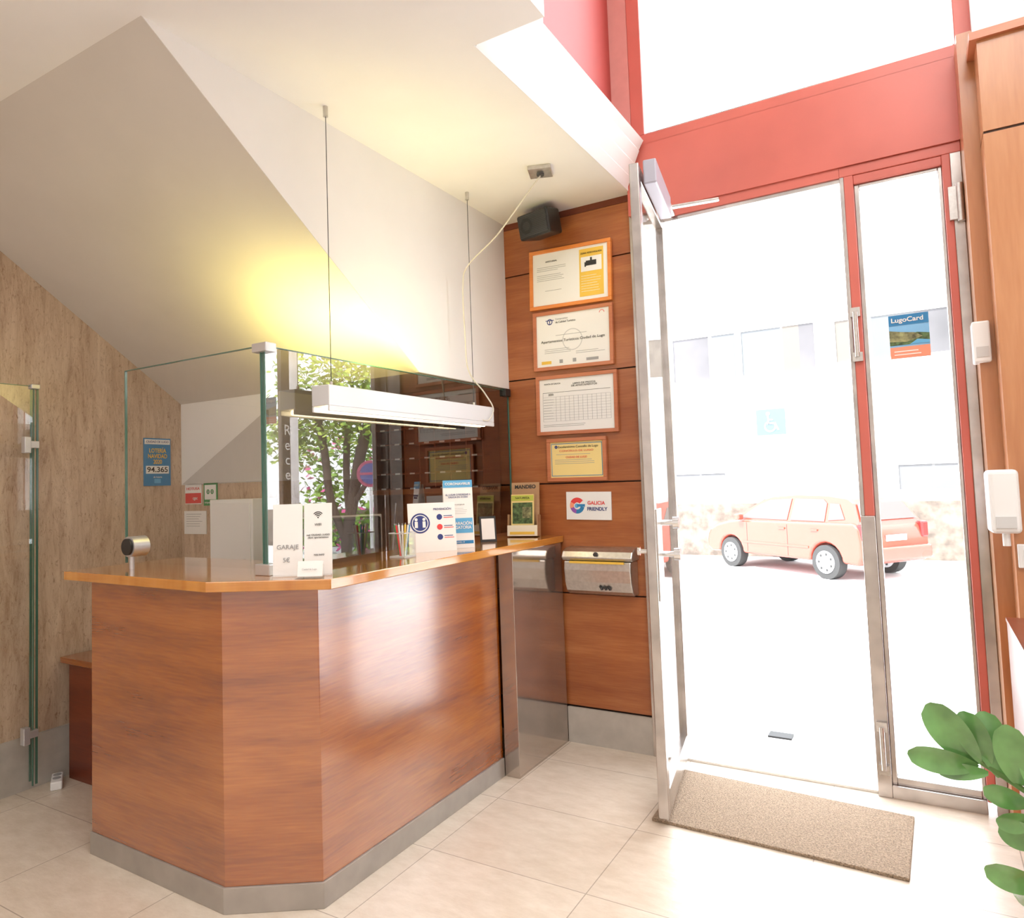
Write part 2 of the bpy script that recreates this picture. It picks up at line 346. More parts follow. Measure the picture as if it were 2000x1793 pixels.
MB().box(-.39,.45,-.29,.35,0,.57,'wood_d').make("body",g); MB().box(-.42,.46,-.32,.36,.57,.60,'wood').make("top",g,.003)
g=group("power_strip",(-3.70,1.93,0),(0,0,-30),label="white power strip lying on the floor",cat="power strip")
MB().box(-.07,.07,-.025,.025,0,.04,'wplast').make("body",g,.006)
for xx in (-.035,.015): MB().cyl((xx,0,.038),(xx,0,.042),.018,'grey').make("socket",g)
# glass partition on counter
def pane(b,x0,x1,y0,y1,z0,z1,gm='glass'):
    # one reflecting sheet plus green polished edges
    e=.004
    if (x1-x0)<(y1-y0):
        c=(x0+x1)/2; b.add([(c,y0,z0),(c,y1,z0),(c,y1,z1),(c,y0,z1)],[(0,1,2,3)],gm)
        b.box(x0,x1,y0,y0+e,z0,z1,'gedge').box(x0,x1,y1-e,y1,z0,z1,'gedge').box(x0,x1,y0+e,y1-e,z1-.003,z1,'gedge')
    else:
        c=(y0+y1)/2; b.add([(x0,c,z0),(x1,c,z0),(x1,c,z1),(x0,c,z1)],[(0,1,2,3)],gm)
        b.box(x0,x0+e,y0,y1,z0,z1,'gedge').box(x1-e,x1,y0,y1,z0,z1,'gedge').box(x0+e,x1-e,y0,y1,z1-.003,z1,'gedge')
g=group("glass_screen",(-2.0,1.77,1.10),label="frameless clear glass screen standing on the reception counter",cat="glass screen")
b=MB(); pane(b,-.020,-.010,.0,1.78,.02,.826,'glass_t'); b.make("glass_panel",g,label="slightly tinted reflective glass panel")
b=MB(); pane(b,-.86,-.025,-.005,.005,.02,.826); b.make("glass_panel",g)
MB().box(-.055,.02,-.02,.03,.80,.833,'satin').make("clamp",g,.003)
MB().box(-.055,.02,-.02,.03,0,.04,'satin').make("clamp",g,.003)
MB().box(-.035,.005,1.72,1.78,.79,.833,'black').make("clamp",g,.003)
b=MB().cyl((-.79,-.02,.0),(-.79,-.02,.05),.01,'satin').cyl((-.79,-.035,.09),(-.79,.035,.09),.042,'satin').cyl((-.79,-.045,.09),(-.79,-.034,.09),.034,'black'); b.make("lock_knob",g)
for i,ch in enumerate("Rece"):
    text("lettering",ch,.055,0,0,'grey',g,loc=(-.008,.10,.52-i*.055),rot=(90,0,90))
g=group("glass_gate",(-3.70,1.3,0),label="frameless glass gate with chrome hinge clamps by the stone wall",cat="glass gate")
b=MB(); pane(b,-.005,.005,-1.5,.52,.04,1.95); b.make("glass_panel",g)
b=MB(); pane(b,-.07,-.008,.535,.545,.04,1.95); b.make("glass_panel",g)
for z in (1.62,.24):
    MB().box(-.018,.018,.47,.50,z,z+.08,'satin').box(-.018,.012,.50,.54,z+.025,z+.06,'satin').make("hinge_clamp",g,.003)
MB().box(-.018,.018,.50,.54,1.935,1.958,'satin').make("clamp",g,.003)
# ------------------------------------------------------------------ flat things
def sheet(name,label,cat,loc,rotz,w,h,mat,th=.004,tilt=0,roll=0,grp=None):
    g=group(name,loc,(tilt,roll,rotz),label=label,cat=cat,grp=grp)
    MB().box(-w/2,w/2,-th/2,th/2,0,h,mat).make("sheet",g); return g
def bars(b,x0,x1,z,n,dz,m,y,h=.0022,seed=0):
    rr=random.Random(seed)
    for i in range(n): b.box(x0,x0+(x1-x0)*rr.uniform(.7,1),y-.0005,y,z-i*dz,z-i*dz+h,m)
def pframe(label,x,z,w,h,fm,pm,roll=0,fw=.02):
    g=group("framed_certificate",(x,YW-.012,z),(0,roll,0),label=label,cat="framed certificate")
    b=MB()
    for a in ((-w/2,w/2,0,fw),(-w/2,w/2,h-fw,h),(-w/2,-w/2+fw,fw,h-fw),(w/2-fw,w/2,fw,h-fw)): b.box(a[0],a[1],-.012,.010,a[2],a[3],fm)
    b.make("frame",g,.002)
    MB().box(-w/2+fw,w/2-fw,-.003,.006,fw,h-fw,pm).make("paper",g)
    return g
Y=-.0045
g=pframe("orange-framed notice with yellow surveillance sign on wood wall",-1.60,2.355,.49,.335,'orange','paper',roll=1.5)
b=MB().box(.06,.20,-.0045,-.003,.04,.30,'yellow').box(.07,.19,-.006,-.0045,.175,.255,'paper')
b.box(.10,.16,-.0075,-.006,.205,.232,'ink').box(.125,.135,-.0075,-.006,.232,.248,'ink').box(.092,.10,-.0075,-.006,.20,.225,'ink')
bars(b,.07,.19,.15,7,.014,'cream',-.0045,seed=1); bars(b,-.20,-.02,.235,3,.010,'grey',-.003,seed=2); bars(b,-.20,-.01,.19,4,.010,'grey',-.003,seed=3); bars(b,-.15,-.02,.10,1,.01,'grey',-.003,seed=3)
b.make("print",g)
text("lettering","ZONA VIDEOVIGILADA",.013,.13,.275,'ink',g,-.006,width=.125)
text("lettering","AVISO LEGAL",.012,-.11,.265,'ink',g,Y)
g=pframe("terracotta-framed tourism quality certificate on wood wall",-1.597,2.01,.475,.33,'frame','paper',roll=1)
b=MB().ring((-.135,.27),.012,.017,-.0035,'navy').box(-.160,-.110,-.004,-.003,.276,.280,'navy').box(-.137,-.133,-.004,-.003,.255,.278,'navy')
b.ring((0,.16),.055,.060,-.0032,'lgrey').ring((.175,.285),.012,.015,-.0035,'redp',0,180)
bars(b,-.10,.14,.19,1,.01,'grey',-.003,seed=4); bars(b,-.17,.0,.115,3,.010,'grey',-.003,seed=5); bars(b,.02,.19,.09,2,.010,'grey',-.003,seed=8)
b.box(-.19,-.13,-.004,-.003,.035,.052,'yellow'); b.box(-.08,-.06,-.004,-.003,.035,.055,'grey'); b.box(.0,.02,-.004,-.003,.035,.055,'grey'); b.box(.08,.15,-.004,-.003,.035,.05,'grey')
b.make("print",g)
text("lettering","Compromiso",.014,-.10,.282,'grey',g,Y,'LEFT'); text("lettering","de Calidad Turística",.015,-.10,.264,'ink',g,Y,'LEFT')
text("lettering","Apartamentos Turísticos Ciudad de Lugo",.02,0,.16,'ink',g,Y,width=.38)
g=pframe("terracotta-framed price list with printed table on wood wall",-1.59,1.65,.48,.33,'frame','paper',roll=.8)
b=MB()
for i in range(10): b.box(-.20,.20,-.004,-.003,.075+i*.015,.0758+i*.015,'grey')
for i in range(13): b.box(-.12+i*.0267,-.1192+i*.0267,-.004,-.003,.075,.21,'grey')
b.box(-.20,-.199,-.004,-.003,.075,.235,'grey').box(-.20,.20,-.004,-.003,.2345,.236,'ink')
bars(b,-.195,-.13,.195,8,.015,'grey',-.003,seed=6); bars(b,-.20,.10,.055,2,.009,'grey',-.003,seed=9)
b.make("print",g)
text("lettering","XUNTA DE GALICIA",.011,-.14,.283,'ink',g,Y); text("lettering","LIBRO DE PREZOS\nDE APARTAMENTOS",.013,.05,.27,'ink',g,Y,width=.15)
text("lettering","2020",.016,-.15,.223,'ink',g,Y)
g=pframe("small terracotta-framed yellow council certificate on wood wall",-1.60,1.395,.35,.235,'frame','yel2',roll=.5)
b=MB()
for a in ((-.15,.15,.028,.031),(-.15,.15,.203,.206),(-.15,-.147,.03,.205),(.147,.15,.03,.205)): b.box(a[0],a[1],-.004,-.003,a[2],a[3],'blue')
bars(b,-.12,.12,.145,1,.01,'grey',-.003,seed=11); bars(b,-.13,.13,.115,3,.010,'grey',-.003,seed=12); b.ring((-.12,.188),.002,.009,-.0035,'navy')
b.make("print",g)
text("lettering","Excelentísimo Concello de Lugo",.017,.01,.187,'ink',g,Y,width=.235)
text("lettering","CONCELLO DE LUGO",.013,0,.165,'redp',g,Y,width=.2)
text("lettering","CIUDAD DE LUGO",.015,0,.13,'redp',g,Y)
g=group("wall_sign",(-1.545,YW-.004,1.185),(0,1.0,0),label="white plaque with red and blue swirl logo on wood wall",cat="sign")
MB().box(-.13,.13,-.004,.004,0,.15,'wplast').make("plate",g,.001)
b=MB().ring((-.065,.075),.018,.044,-.005,'redp',40,150).ring((-.065,.075),.020,.043,-.005,'coral',150,200).ring((-.065,.075),.020,.042,-.005,'violet',200,260).ring((-.065,.075),.020,.042,-.005,'blue',260,350).ring((-.068,.075),.0,.012,-.0052,'lblue',0,360).box(-.065,-.02,-.006,-.004,.070,.084,'blue'); b.make("logo",g)
text("lettering","GALICIA",.026,.045,.09,'redp',g,-.0055,bold=.0006,width=.10); text("lettering","FRIENDLY",.026,.05,.058,'navy',g,-.0055,bold=.0006,width=.115)
g=group("wall_speaker",(-1.70,3.45,2.735),(12,0,-14),label="small black loudspeaker on a bracket near the ceiling",cat="loudspeaker")
b=MB().prism([(-.11,-.07),(.11,-.07),(.085,.07),(-.085,.07)],0,.135,2,'black'); b.make("cabinet",g,.012,3)
b=MB()
b.box(-.098,.098,-.076,-.069,.012,.123,'dgrey')
for i in range(12): b.box(-.095,.095,-.078,-.076,.016+i*.009,.019+i*.009,'black')
b.ring((-.04,.067),.025,.042,-.0785,'black').make("grille",g)
MB().box(-.02,.02,.06,.11,.05,.09,'black').cyl((0,.09,.1),(0,.09,.16),.012,'black').make("bracket",g)
g=group("mailbox",(-1.47,3.56,.80),label="brushed steel letterbox with curved front on wood wall",cat="letterbox")
prof=[(0,0),(-.06,.0),(-.085,.02),(-.105,.07),(-.112,.13),(-.105,.175),(0,.175)]
b=MB().prism(prof,-.185,.185,0,'steel'); b.make("body",g,.006)
lid=[(0,.178),(-.105,.178),(-.118,.195),(-.10,.225),(-.06,.24),(0,.245)]
b=MB().prism(lid,-.195,.195,0,'steel'); b.make("lid",g,.005)
b=MB().box(-.15,.15,-.116,-.105,.165,.176,'yellow')
for i in range(3): b.prism([(.02+i*.022,.03),(.026+i*.022,.03),(.014+i*.022,.05),(.008+i*.022,.05)],-.107,-.085,1,'black')
b.cyl((0,-.109,.215),(0,-.119,.21),.012,'dgrey').make("slot_detail",g,label="lock and slots")
# ------------------------------------------------------------------ pendant lamp
g=group("pendant_lamp",(-1.925,2.56,1.69),label="long white aluminium bar lamp hung on wires above counter",cat="pendant lamp")
b=MB().box(-.045,.045,-.60,.60,.022,.10,'alu').box(-.045,-.035,-.6,.6,.0,.022,'alu').box(.035,.045,-.6,.6,.0,.022,'alu'); b.make("housing",g,.003)
MB().cyl((0,-.57,.012),(0,.57,.012),.011,'tube').make("lamp_tube",g,label="warm glowing lamp tube")
for yy in (-.54,.48):
    MB().cyl((0,yy,.10),(0,yy,1.21),.0016,'dgrey',n=6).cyl((0,yy,1.17),(0,yy,1.21),.010,'steel').cyl((0,yy,.10),(0,yy,.12),.006,'steel').make("suspension_wire",g)
g=group("ceiling_plate",(-1.49,3.02,2.9),(0,0,0),label="small metal ceiling plate feeding the lamp cable",cat="cable plate")
MB().box(-.055,.055,-.055,.055,-.02,0,'steel',Matrix.Rotation(.35,4,'Z')).cyl((.0,0,-.03),(.0,0,-.02),.018,'dgrey').make("plate",g,.002)
cp=[(-1.49,3.02,2.87),(-1.60,3.015,2.76),(-1.74,3.005,2.62),(-1.90,2.99,2.50),(-1.935,2.99,2.40),(-1.935,2.995,2.15),(-1.93,3.01,1.97),(-1.89,3.09,1.86),(-1.865,3.13,1.78),(-1.87,3.09,1.72),(-1.885,3.04,1.72)]
b=MB().tube([(x+1.49,y-3.02,z-2.9) for x,y,z in cp],.0036,'cable'); b.make("cable",g,label="pale electric cable")
# ------------------------------------------------------------------ counter items
CZ=1.10
g=group("acrylic_sign_stand",(-1.865,1.80,CZ),(-4,0,33),label="clear acrylic stand with garage and wifi notices on counter",cat="sign stand")
b=MB().box(-.105,-.003,-.002,.002,0,.25,'paper').box(.003,.10,-.002,.002,0,.25,'paper').box(-.105,.10,-.03,.03,-.0,.004,'glass'); b.make("sheet",g)
text("lettering","GARAJE",.022,-.054,.10,'grey',g,-.004,width=.075); text("lettering","5€",.022,-.058,.055,'grey',g,-.004); text("lettering","MÁS INFO",.008,.055,.07,'ink',g,-.004)
text("lettering","WIFI",.012,.052,.175,'ink',g,-.004); text("lettering","red: CIUDAD_LUGO\nclave: apartamentos",.009,.052,.135,'ink',g,-.004,width=.08)
b=MB()
for r in (.006,.012,.018): b.ring((.052,.20),r,r+.003,-.0035,'ink',40,140,10)
b.ring((.052,.20),0,.0025,-.0035,'ink'); b.make("print",g)
g=group("card_holder",(-1.79,1.755,CZ),(0,0,30),label="small clear holder with white business cards on counter",cat="card holder")
MB().box(-.045,.045,-.02,.02,0,.006,'glass').box(-.045,.045,.015,.018,0,.045,'glass').make("holder",g)
mx=Matrix.Rotation(math.radians(-15),4,'X')
MB().box(-.042,.042,-.002,.008,.006,.058,'paper',mx).make("cards",g)
text("lettering","Ciudad de Lugo",.008,0,.03,'grey',g,-.004+.003,width=.05)
g=group("pen_cup",(-1.90,2.40,CZ),label="clear square cup full of pens on the counter",cat="pen holder")
b=MB()
for a in ((-.04,.04,-.04,-.037),(-.04,.04,.037,.04),(-.04,-.037,-.04,.04),(.037,.04,-.04,.04)): b.box(*a,0,.10,'glass')
for a in ((-.041,.041,-.041,-.037),(-.041,.041,.037,.041),(-.041,-.037,-.04,.04),(.037,.041,-.04,.04)): b.box(*a,.10,.104,'lgrey')
b.box(-.04,.04,-.04,.04,0,.006,'lgrey').make("cup",g)
pens=['wplast','blue','yellow','wplast','green','redp','wplast']
for i,c in enumerate(pens):
    a=i*.9; MB().cyl((.012*math.cos(a),.012*math.sin(a),.006),(.032*math.cos(a),.032*math.sin(a),.135),.004,c,n=8).cyl((.032*math.cos(a),.032*math.sin(a),.135),(.034*math.cos(a),.034*math.sin(a),.142),.002,'grey',n=8).make("pen",g)
g=sheet("notice_board","white notice with round blue symbol and red icons on counter","notice",(-1.90,2.62,CZ),50,.22,.22,'paper',tilt=-5)
b=MB().ring((-.055,.13),.0,.045,-.003,'navy').ring((-.055,.13),.034,.038,-.0035,'paper')
for i in range(3):
    b.ring((.035,.155-i*.045),0,.013,-.003,'redp' if i%2 else 'navy'); b.box(.055,.10,-.003,-.002,.15-i*.045,.153-i*.045,'redp'); b.box(.055,.095,-.003,-.002,.158-i*.045,.161-i*.045,'navy')
for dx in (-.018,.018): b.ring((-.055+dx,.147),0,.007,-.0038,'paper'); b.box(-.055+dx-.007,-.055+dx+.007,-.0038,-.003,.11,.138,'paper')
b.make("print",g); text("lettering","PREVENCIÓN",.014,.05,.19,'navy',g,-.004)
g=sheet("notice_stand","tall blue and white folded health notice on the counter","notice",(-1.875,2.80,CZ),42,.14,.32,'paper',tilt=-6)
b=MB().box(-.07,.07,-.003,-.002,.285,.32,'lblue').box(-.065,.065,-.003,-.002,.07,.14,'lblue').box(-.065,.065,-.003,-.002,.02,.035,'blue')
bars(b,-.055,.05,.185,4,.008,'lgrey',-.002,seed=21); b.make("print",g)
MB().box(-.07,.07,.07,.074,0,.30,'paper',Matrix.Rotation(math.radians(11),4,'X')).make("back_leg",g)
text("lettering","CORONAVIRUS",.016,0,.302,'paper',g,-.005,width=.12,bold=.0004)
text("lettering","AL LUGAR O REGRESAR A\nGALICIA EN 14 DÍAS",.012,0,.245,'navy',g,-.004,width=.12)
text("lettering","www.sergas.es",.010,0,.205,'grey',g,-.004)
text("lettering","DECLARACIÓN\nOBLIGATORIA",.020,0,.105,'paper',g,-.005,width=.12,bold=.0004)
text("lettering","COVID-19",.010,0,.027,'paper',g,-.005)
g=sheet("small_card_frame","small black-framed card standing on the counter","card frame",(-1.92,3.13,CZ),45,.085,.13,'black',th=.012,tilt=-8)
MB().box(-.034,.034,-.008,-.006,.012,.118,'paper').make("card",g)
g=group("brochure_holder",(-1.89,3.46,CZ),(-6,0,12),label="brown cardboard brochure holder with nature leaflets on the counter",cat="brochure holder")
b=MB().box(-.08,.08,.02,.03,0,.30,'tan').box(-.085,.085,-.045,-.04,0,.06,'cream').box(-.085,-.08,-.04,.03,0,.12,'tan').box(.08,.085,-.04,.03,0,.12,'tan').box(-.085,.085,-.045,.03,0,.004,'tan').box(-.07,.07,-.047,-.045,.01,.025,'yellow'); b.make("holder",g,.001)
b=MB().box(-.07,.06,-.02,-.012,.01,.23,'yel2').box(-.068,.058,-.0215,-.02,.195,.225,'lime').box(-.062,.052,-.0215,-.02,.07,.185,'moss').box(-.005,.045,-.0222,-.0215,.10,.16,'land'); b.make("leaflet",g)
text("lettering","MANDEO",.028,0,.275,'ink',g,.018,width=.12,bold=.0008); text("lettering","NATUREZA",.016,-.005,.21,'ink',g,-.023)
# ------------------------------------------------------------------ behind counter
g=group("computer_monitor",(-2.45,2.53,.75),(0,0,45),label="black flat computer monitor with silver rim on work table",cat="monitor")
MB().box(-.25,.25,-.012,.02,.13,.51,'black').make("case",g,.012,3); MB().box(-.256,.256,-.004,.012,.125,.518,'alu').make("rim",g,.006,label="silver rim"); MB().box(-.22,.22,-.016,-.012,.15,.49,'dgrey').make("screen",g)
MB().box(-.10,.10,-.08,.08,0,.012,'black').box(-.03,.03,.0,.03,.01,.2,'black').make("stand",g,.003)
g=group("white_cabinet",(-3.15,2.61,.0),label="white metal cabinet against the stone niche",cat="cabinet")
MB().box(-.17,.17,-.08,.08,.61,1.36,'wplast').make("body",g,.003); MB().box(-.155,.155,-.088,-.08,.64,1.34,'wplast').make("door",g,.002); MB().box(.11,.12,-.10,-.088,.95,1.05,'steel').make("handle",g)
g=group("pigeonhole_rack",(-2.48,3.44,1.38),label="dark cherry wood key rack with small labelled pigeonholes",cat="pigeonhole rack")
b=MB().box(-.36,.40,.09,.11,0,.45,'wood_d')
for i in range(8): b.box(-.36+i*.109,-.352+i*.109,-.09,.09,0,.45,'wood_d')
for i in range(6): b.box(-.36,.411,-.09,.09,i*.088,.008+i*.088,'wood_d')
b.make("body",g)
for i in range(7):
    for j in range(5): MB().box(-.32+i*.109,-.285+i*.109,-.092,-.09,j*.088-.001,j*.088+.008,'paper').make("label",g)
MB().box(-.44,.45,-.13,.11,-.03,-.001,'wood').make("shelf",g)
# ------------------------------------------------------------------ notices on stone
g=sheet("lottery_poster","blue lottery poster with white number stuck on stone wall","poster",(-3.797,2.54,1.45),90,.17,.275,'blue')
b=MB().box(-.072,.072,-.003,-.002,.07,.115,'paper').box(-.08,.08,-.003,-.002,.24,.268,'paper').box(-.02,.02,-.003,-.002,.015,.04,'lblue'); b.make("print",g)
text("lettering","CIUDAD DE LUGO",.018,0,.254,'navy',g,-.004,width=.14); text("lettering","LOTERÍA\nNAVIDAD\n2020",.034,0,.17,'yellow',g,-.004,width=.12,bold=.0005)
text("lettering","94.365",.042,0,.092,'ink',g,-.004,width=.13,bold=.0006); text("lettering","de lotería",.014,0,.05,'paper',g,-.004)
g=sheet("sticker","red and white sticker on stone wall","sticker",(-3.685,2.697,1.335),0,.15,.115,'paper')
MB().box(-.072,.072,-.003,-.002,.005,.065,'redp').make("print",g); text("lettering","HOTUSA",.022,0,.09,'redp',g,-.004,width=.12); text("lettering","cgac",.026,.02,.035,'paper',g,-.004)
g=sheet("sticker","green framed owl-eye review sticker on stone wall","sticker",(-3.53,2.697,1.325),0,.12,.13,'green')
b=MB().box(-.05,.05,-.003,-.002,.035,.12,'paper').ring((-.018,.08),.007,.014,-.004,'green').ring((.018,.08),.007,.014,-.004,'green').ring((-.018,.08),0,.004,-.004,'ink').ring((.018,.08),0,.004,-.004,'ink'); b.make("print",g)
text("lettering","tripadvisor",.016,0,.018,'paper',g,-.004,width=.10)
g=sheet("paper_notice","plain white typed notice on stone wall","notice",(-3.67,2.697,1.16),0,.2,.135,'paper')
b=MB(); bars(b,-.08,.08,.115,6,.014,'grey',-.002,seed=30); b.make("print",g)
g=sheet("tourist_poster","blue tourist card poster stuck on the glass sidelight","poster",(-.015,3.570,1.88),0,.15,.19,'sky',th=.003)
b=MB().box(-.075,.075,-.003,-.0015,.0,.05,'coral').box(-.075,.075,-.003,-.0015,.145,.19,'blue').prism([(-.075,.058),(.075,.058),(.075,.10),(.03,.108),(-.02,.10),(-.075,.118)],-.0032,-.0015,1,'moss').prism([(-.075,.075),(-.01,.07),(.05,.088),(.02,.108),(-.03,.115),(-.075,.124)],-.0036,-.0015,1,'land').prism([(.0,.058),(.075,.058),(.075,.070),(.03,.078)],-.0037,-.0015,1,'lblue').box(-.06,.04,-.0036,-.003,.014,.018,'paper').box(-.06,.03,-.0036,-.003,.028,.032,'paper'); b.make("print",g)
text("lettering","LugoCard",.028,-.005,.167,'paper',g,-.005,width=.12,bold=.0005)
g=group("soap_dispenser",(.24,3.13,1.16),label="white hand sanitiser dispenser on the wood pier",cat="dispenser")
b=MB().prism([(-.045,-.045),(.045,-.045),(.05,.068),(-.05,.068)],.0,.225,2,'wplast'); b.make("body",g,.015,3)
b=MB().cyl((0,-.01,-.045),(0,-.01,.0),.012,'wplast').box(-.03,.03,-.05,-.044,.02,.06,'lgrey'); b.make("nozzle",g)
g=group("thermostat",(.235,3.36,1.80),label="small white control box beside the door frame",cat="control box")
MB().box(-.04,.018,-.04,.04,0,.16,'wplast').make("case",g,.006); MB().box(-.03,.01,-.043,-.04,.02,.06,'lgrey').make("button",g)
g=group("light_switch",(.315,3.195,1.03),label="white light switch on the wood pier",cat="light switch")
MB().box(-.04,.04,-.008,.004,0,.085,'wplast').make("plate",g,.003); MB().box(-.022,.022,-.014,-.008,.018,.067,'lgrey').make("rocker",g,.002)
b=MB()
q=[(-1.03,2.88),(-.12,2.85),(-.11,3.36),(-1.05,3.42)]
b.prism(q,0,.013,2,'mat'); b.make("doormat",label="brown coir doormat inside the entrance door",cat="doormat",bevel=.003)
# ------------------------------------------------------------------ plant
g=group("potted_plant",(.36,1.9,0),label="potted plant with glossy oval green leaves",cat="potted plant")
b=MB().cyl((0,0,0),(0,0,.30),.11,'pot',.15,n=32).cyl((0,0,.30),(0,0,.33),.16,'pot',n=32); b.make("pot",g)
MB().cyl((0,0,.325),(0,0,.335),.14,'soil',n=24).make("soil",g)
def lf(b,base,tip,w,side=Vector((0,-1,0)),curl=.15):
    base=Vector(base);tip=Vector(tip);d=tip-base;L=d.length;d.normalize()
    n=(side-d*side.dot(d)).normalized(); s=d.cross(n)
    K=14;vs=[];fs=[]
    for i in range(K+1):
        t=i/K; ww=w*max(0,math.sin(math.pi*min(1,t*.93+.03)))**.5*.5*(.70+.42*t) if i<K else w*.08
        c=base+d*L*t+n*(curl*L*math.sin(math.pi*t)*.4)-Vector((0,0,1))*curl*L*t*t*.3
        vs+=[c+s*ww+n*ww*.28,c+s*ww*.5+n*ww*.08,c,c-s*ww*.5+n*ww*.08,c-s*ww+n*ww*.28]
    for i in range(K):
        for k in range(4): fs.append((i*5+k,i*5+k+1,i*5+k+6,i*5+k+5))
    b.add(vs,fs,'leaf',True)
def pp(px,py,dy=0): return ((px-1835)*.00092-.36,dy,.86-(py-1385)*.00103)
b=MB()
leaves=[((1905,1490),(1812,1358),.08,-.03),((1925,1490),(1880,1374),.065,-.01),((1950,1510),(1922,1377),.07,.02),((1985,1520),(1962,1385),.07,-.03),((1905,1497),(1764,1458),.06,-.06),((1925,1505),(1820,1500),.04,-.02),
((1995,1560),(1912,1512),.05,-.05),((2010,1590),(1930,1570),.05,-.06),((2015,1640),(1940,1585),.065,-.03),((2020,1720),(1902,1662),.06,-.07),((2040,1560),(2010,1420),.075,0),((2060,1600),(2070,1450),.075,.02),((2060,1650),(2140,1540),.075,.0),((2070,1700),(2160,1690),.075,-.04),((2060,1560),(2130,1430),.075,.05),((2010,1740),(1960,1775),.05,.08),((2060,1760),(2130,1780),.065,-.1)]
for (a,c,w,dy) in leaves: lf(b,pp(*a),pp(*c,dy),w)
b.make("foliage",g)
b=MB().tube([(0,0,.33),(-.02,0,.5),(-.1,0,.62),(-.2,0,.70),pp(1905,1480)],.006,'stem').tube([(0.01,.02,.33),(.0,0,.55),(-.08,0,.66),(-.16,0,.74),pp(1985,1500)],.006,'stem').tube([(0.01,-.02,.33),(.0,0,.5),(-.04,0,.55),(-.10,0,.56),pp(2005,1700)],.006,'stem').tube([(.02,0,.33),(.05,0,.5),pp(2060,1560)],.006,'stem')
b.make("stem",g)
# ------------------------------------------------------------------ exterior
b=MB().prism([(3.66,-.02),(9,-.03),(12,-.5),(24,-.5),(24,-.7),(3.66,-.7)],-30,30,0,'ground'); b.make("ground",kind='structure')
MB().box(-.80,-.68,4.12,4.2,-.022,-.012,'ink').make("drain_cover",label="small dark drain cover in the pale paving",cat="drain cover")
b=MB().box(-30,30,20,20.4,-.5,11,'facade'); b.make("wall_street_facade",kind=S)
k=0
for x0,x1,z0,z1,parts in ((-5.87,-4.17,4.05,5.25,((.0,.58,'win'),(.58,.64,'win4'),(.64,1,'win3'))),(-4.0,-2.19,4.05,5.25,((0,.55,'win3'),(.55,.58,'win4'),(.58,.8,'win2'),(.8,1,'win'))),(-1.7,.80,4.15,5.2,((0,.3,'win2'),(.3,.33,'win4'),(.33,.7,'win3'),(.7,1,'win'))),(-8.0,-6.1,4.05,5.25,((0,1,'win'),)),(1.1,3.0,4.1,5.2,((0,1,'win'),)),(-6.0,-4.6,.9,1.45,((0,.5,'win5'),(.5,.54,'win4'),(.54,1,'win5'))),(-.5,.9,.9,1.5,((0,.5,'win5'),(.5,.54,'win4'),(.54,1,'win5'))),(4.5,7.5,3,5,((0,1,'win'),)),(9,12,3,5,((0,1,'win'),))):
    k+=1; g=group("window_%d"%(2+k),((x0+x1)/2,19.98,z0),kind=S); w=x1-x0;h=z1-z0
    bb=MB()
    for a,c,m in parts: bb.box(-w/2+w*a,-w/2+w*c,-.02,.02,0,h,m)
    bb.make("window_pane",g)
    bb=MB()
    for a in ((-w/2-.05,w/2+.05,-.06,.0),(-w/2-.05,w/2+.05,h,h+.06),(-w/2-.05,-w/2,0,h),(w/2,w/2+.05,0,h)): bb.box(a[0],a[1],-.05,.02,a[2],a[3],'facade')
    bb.make("window_frame",g)
g=group("street_sign",(-3.36,19.97,2.42),label="blue square wheelchair access sign on white facade",cat="sign")
MB().box(-.36,.36,-.02,.02,0,.68,'sblue').make("plate",g)
b=MB().ring((-.02,.22),.11,.15,-.03,'paper',120,400,24).ring((-.06,.56),0,.05,-.03,'paper').box(-.08,-.04,-.035,-.02,.28,.50,'paper').box(-.06,.10,-.035,-.02,.28,.32,'paper').box(-.06,.06,-.035,-.02,.38,.41,'paper').prism([(.08,.32),(.12,.32),(.20,.12),(.16,.12)],-.035,-.02,1,'paper'); b.make("wheelchair_symbol",g)
MB().box(-30,30,17.3,17.7,-.5,.72,'wallst').make("stone_wall",label="low granite wall along the street behind the car",cat="wall")
# car
hd=(-.8,.6)
g=group("car",(-1.5+hd[0]*1.22+.6*.72,14.0+hd[1]*1.22+.8*.72,-.5),(0,0,math.degrees(math.atan2(hd[1],hd[0]))),label="red five-door hatchback parked along the street",cat="car")
def arch(cx,r=.34,n=11): return [(cx+r*math.cos(math.pi-math.pi*i/(n-1)),.30+r*math.sin(math.pi*i/(n-1))) for i in range(n)]
fa,ra=1.22,-1.22
low=[(-1.90,.28)]+arch(ra)+arch(fa)+[(1.84,.28),(1.95,.36),(1.97,.52),(1.93,.66),(1.84,.77),(1.62,.87),(1.25,.95),(.9,.98),(-1.84,1.00),(-1.93,.92),(-1.98,.70),(-1.98,.42)]
b=MB().prism(low,-.82,.82,1,'carp'); b.make("body",g,.09,4,smooth=True)
cabp=[(1.30,.90),(1.12,.99),(.78,1.20),(.45,1.37),(.20,1.435),(-.4,1.47),(-1.1,1.455),(-1.55,1.40),(-1.68,1.33),(-1.86,1.02),(-1.92,.90)]
def hw(z): return .79-.23*max(0,(z-.9)/.57)
cab=MB(); n=len(cabp)
vs=[(x,-hw(z),z) for x,z in cabp]+[(x,hw(z),z) for x,z in cabp]
fs=[(i,i+1,n+i+1,n+i)[::-1] for i in range(n-1)]
cab.add(vs,fs,'carp'); cab.add(vs,[list(range(n)),list(range(n,2*n))[::-1]],'carp')
cab.make("cabin",g,.035,3)
def onside(sgn,x,z,off=.012): return (x,sgn*(hw(z)+off),z)
b=MB()
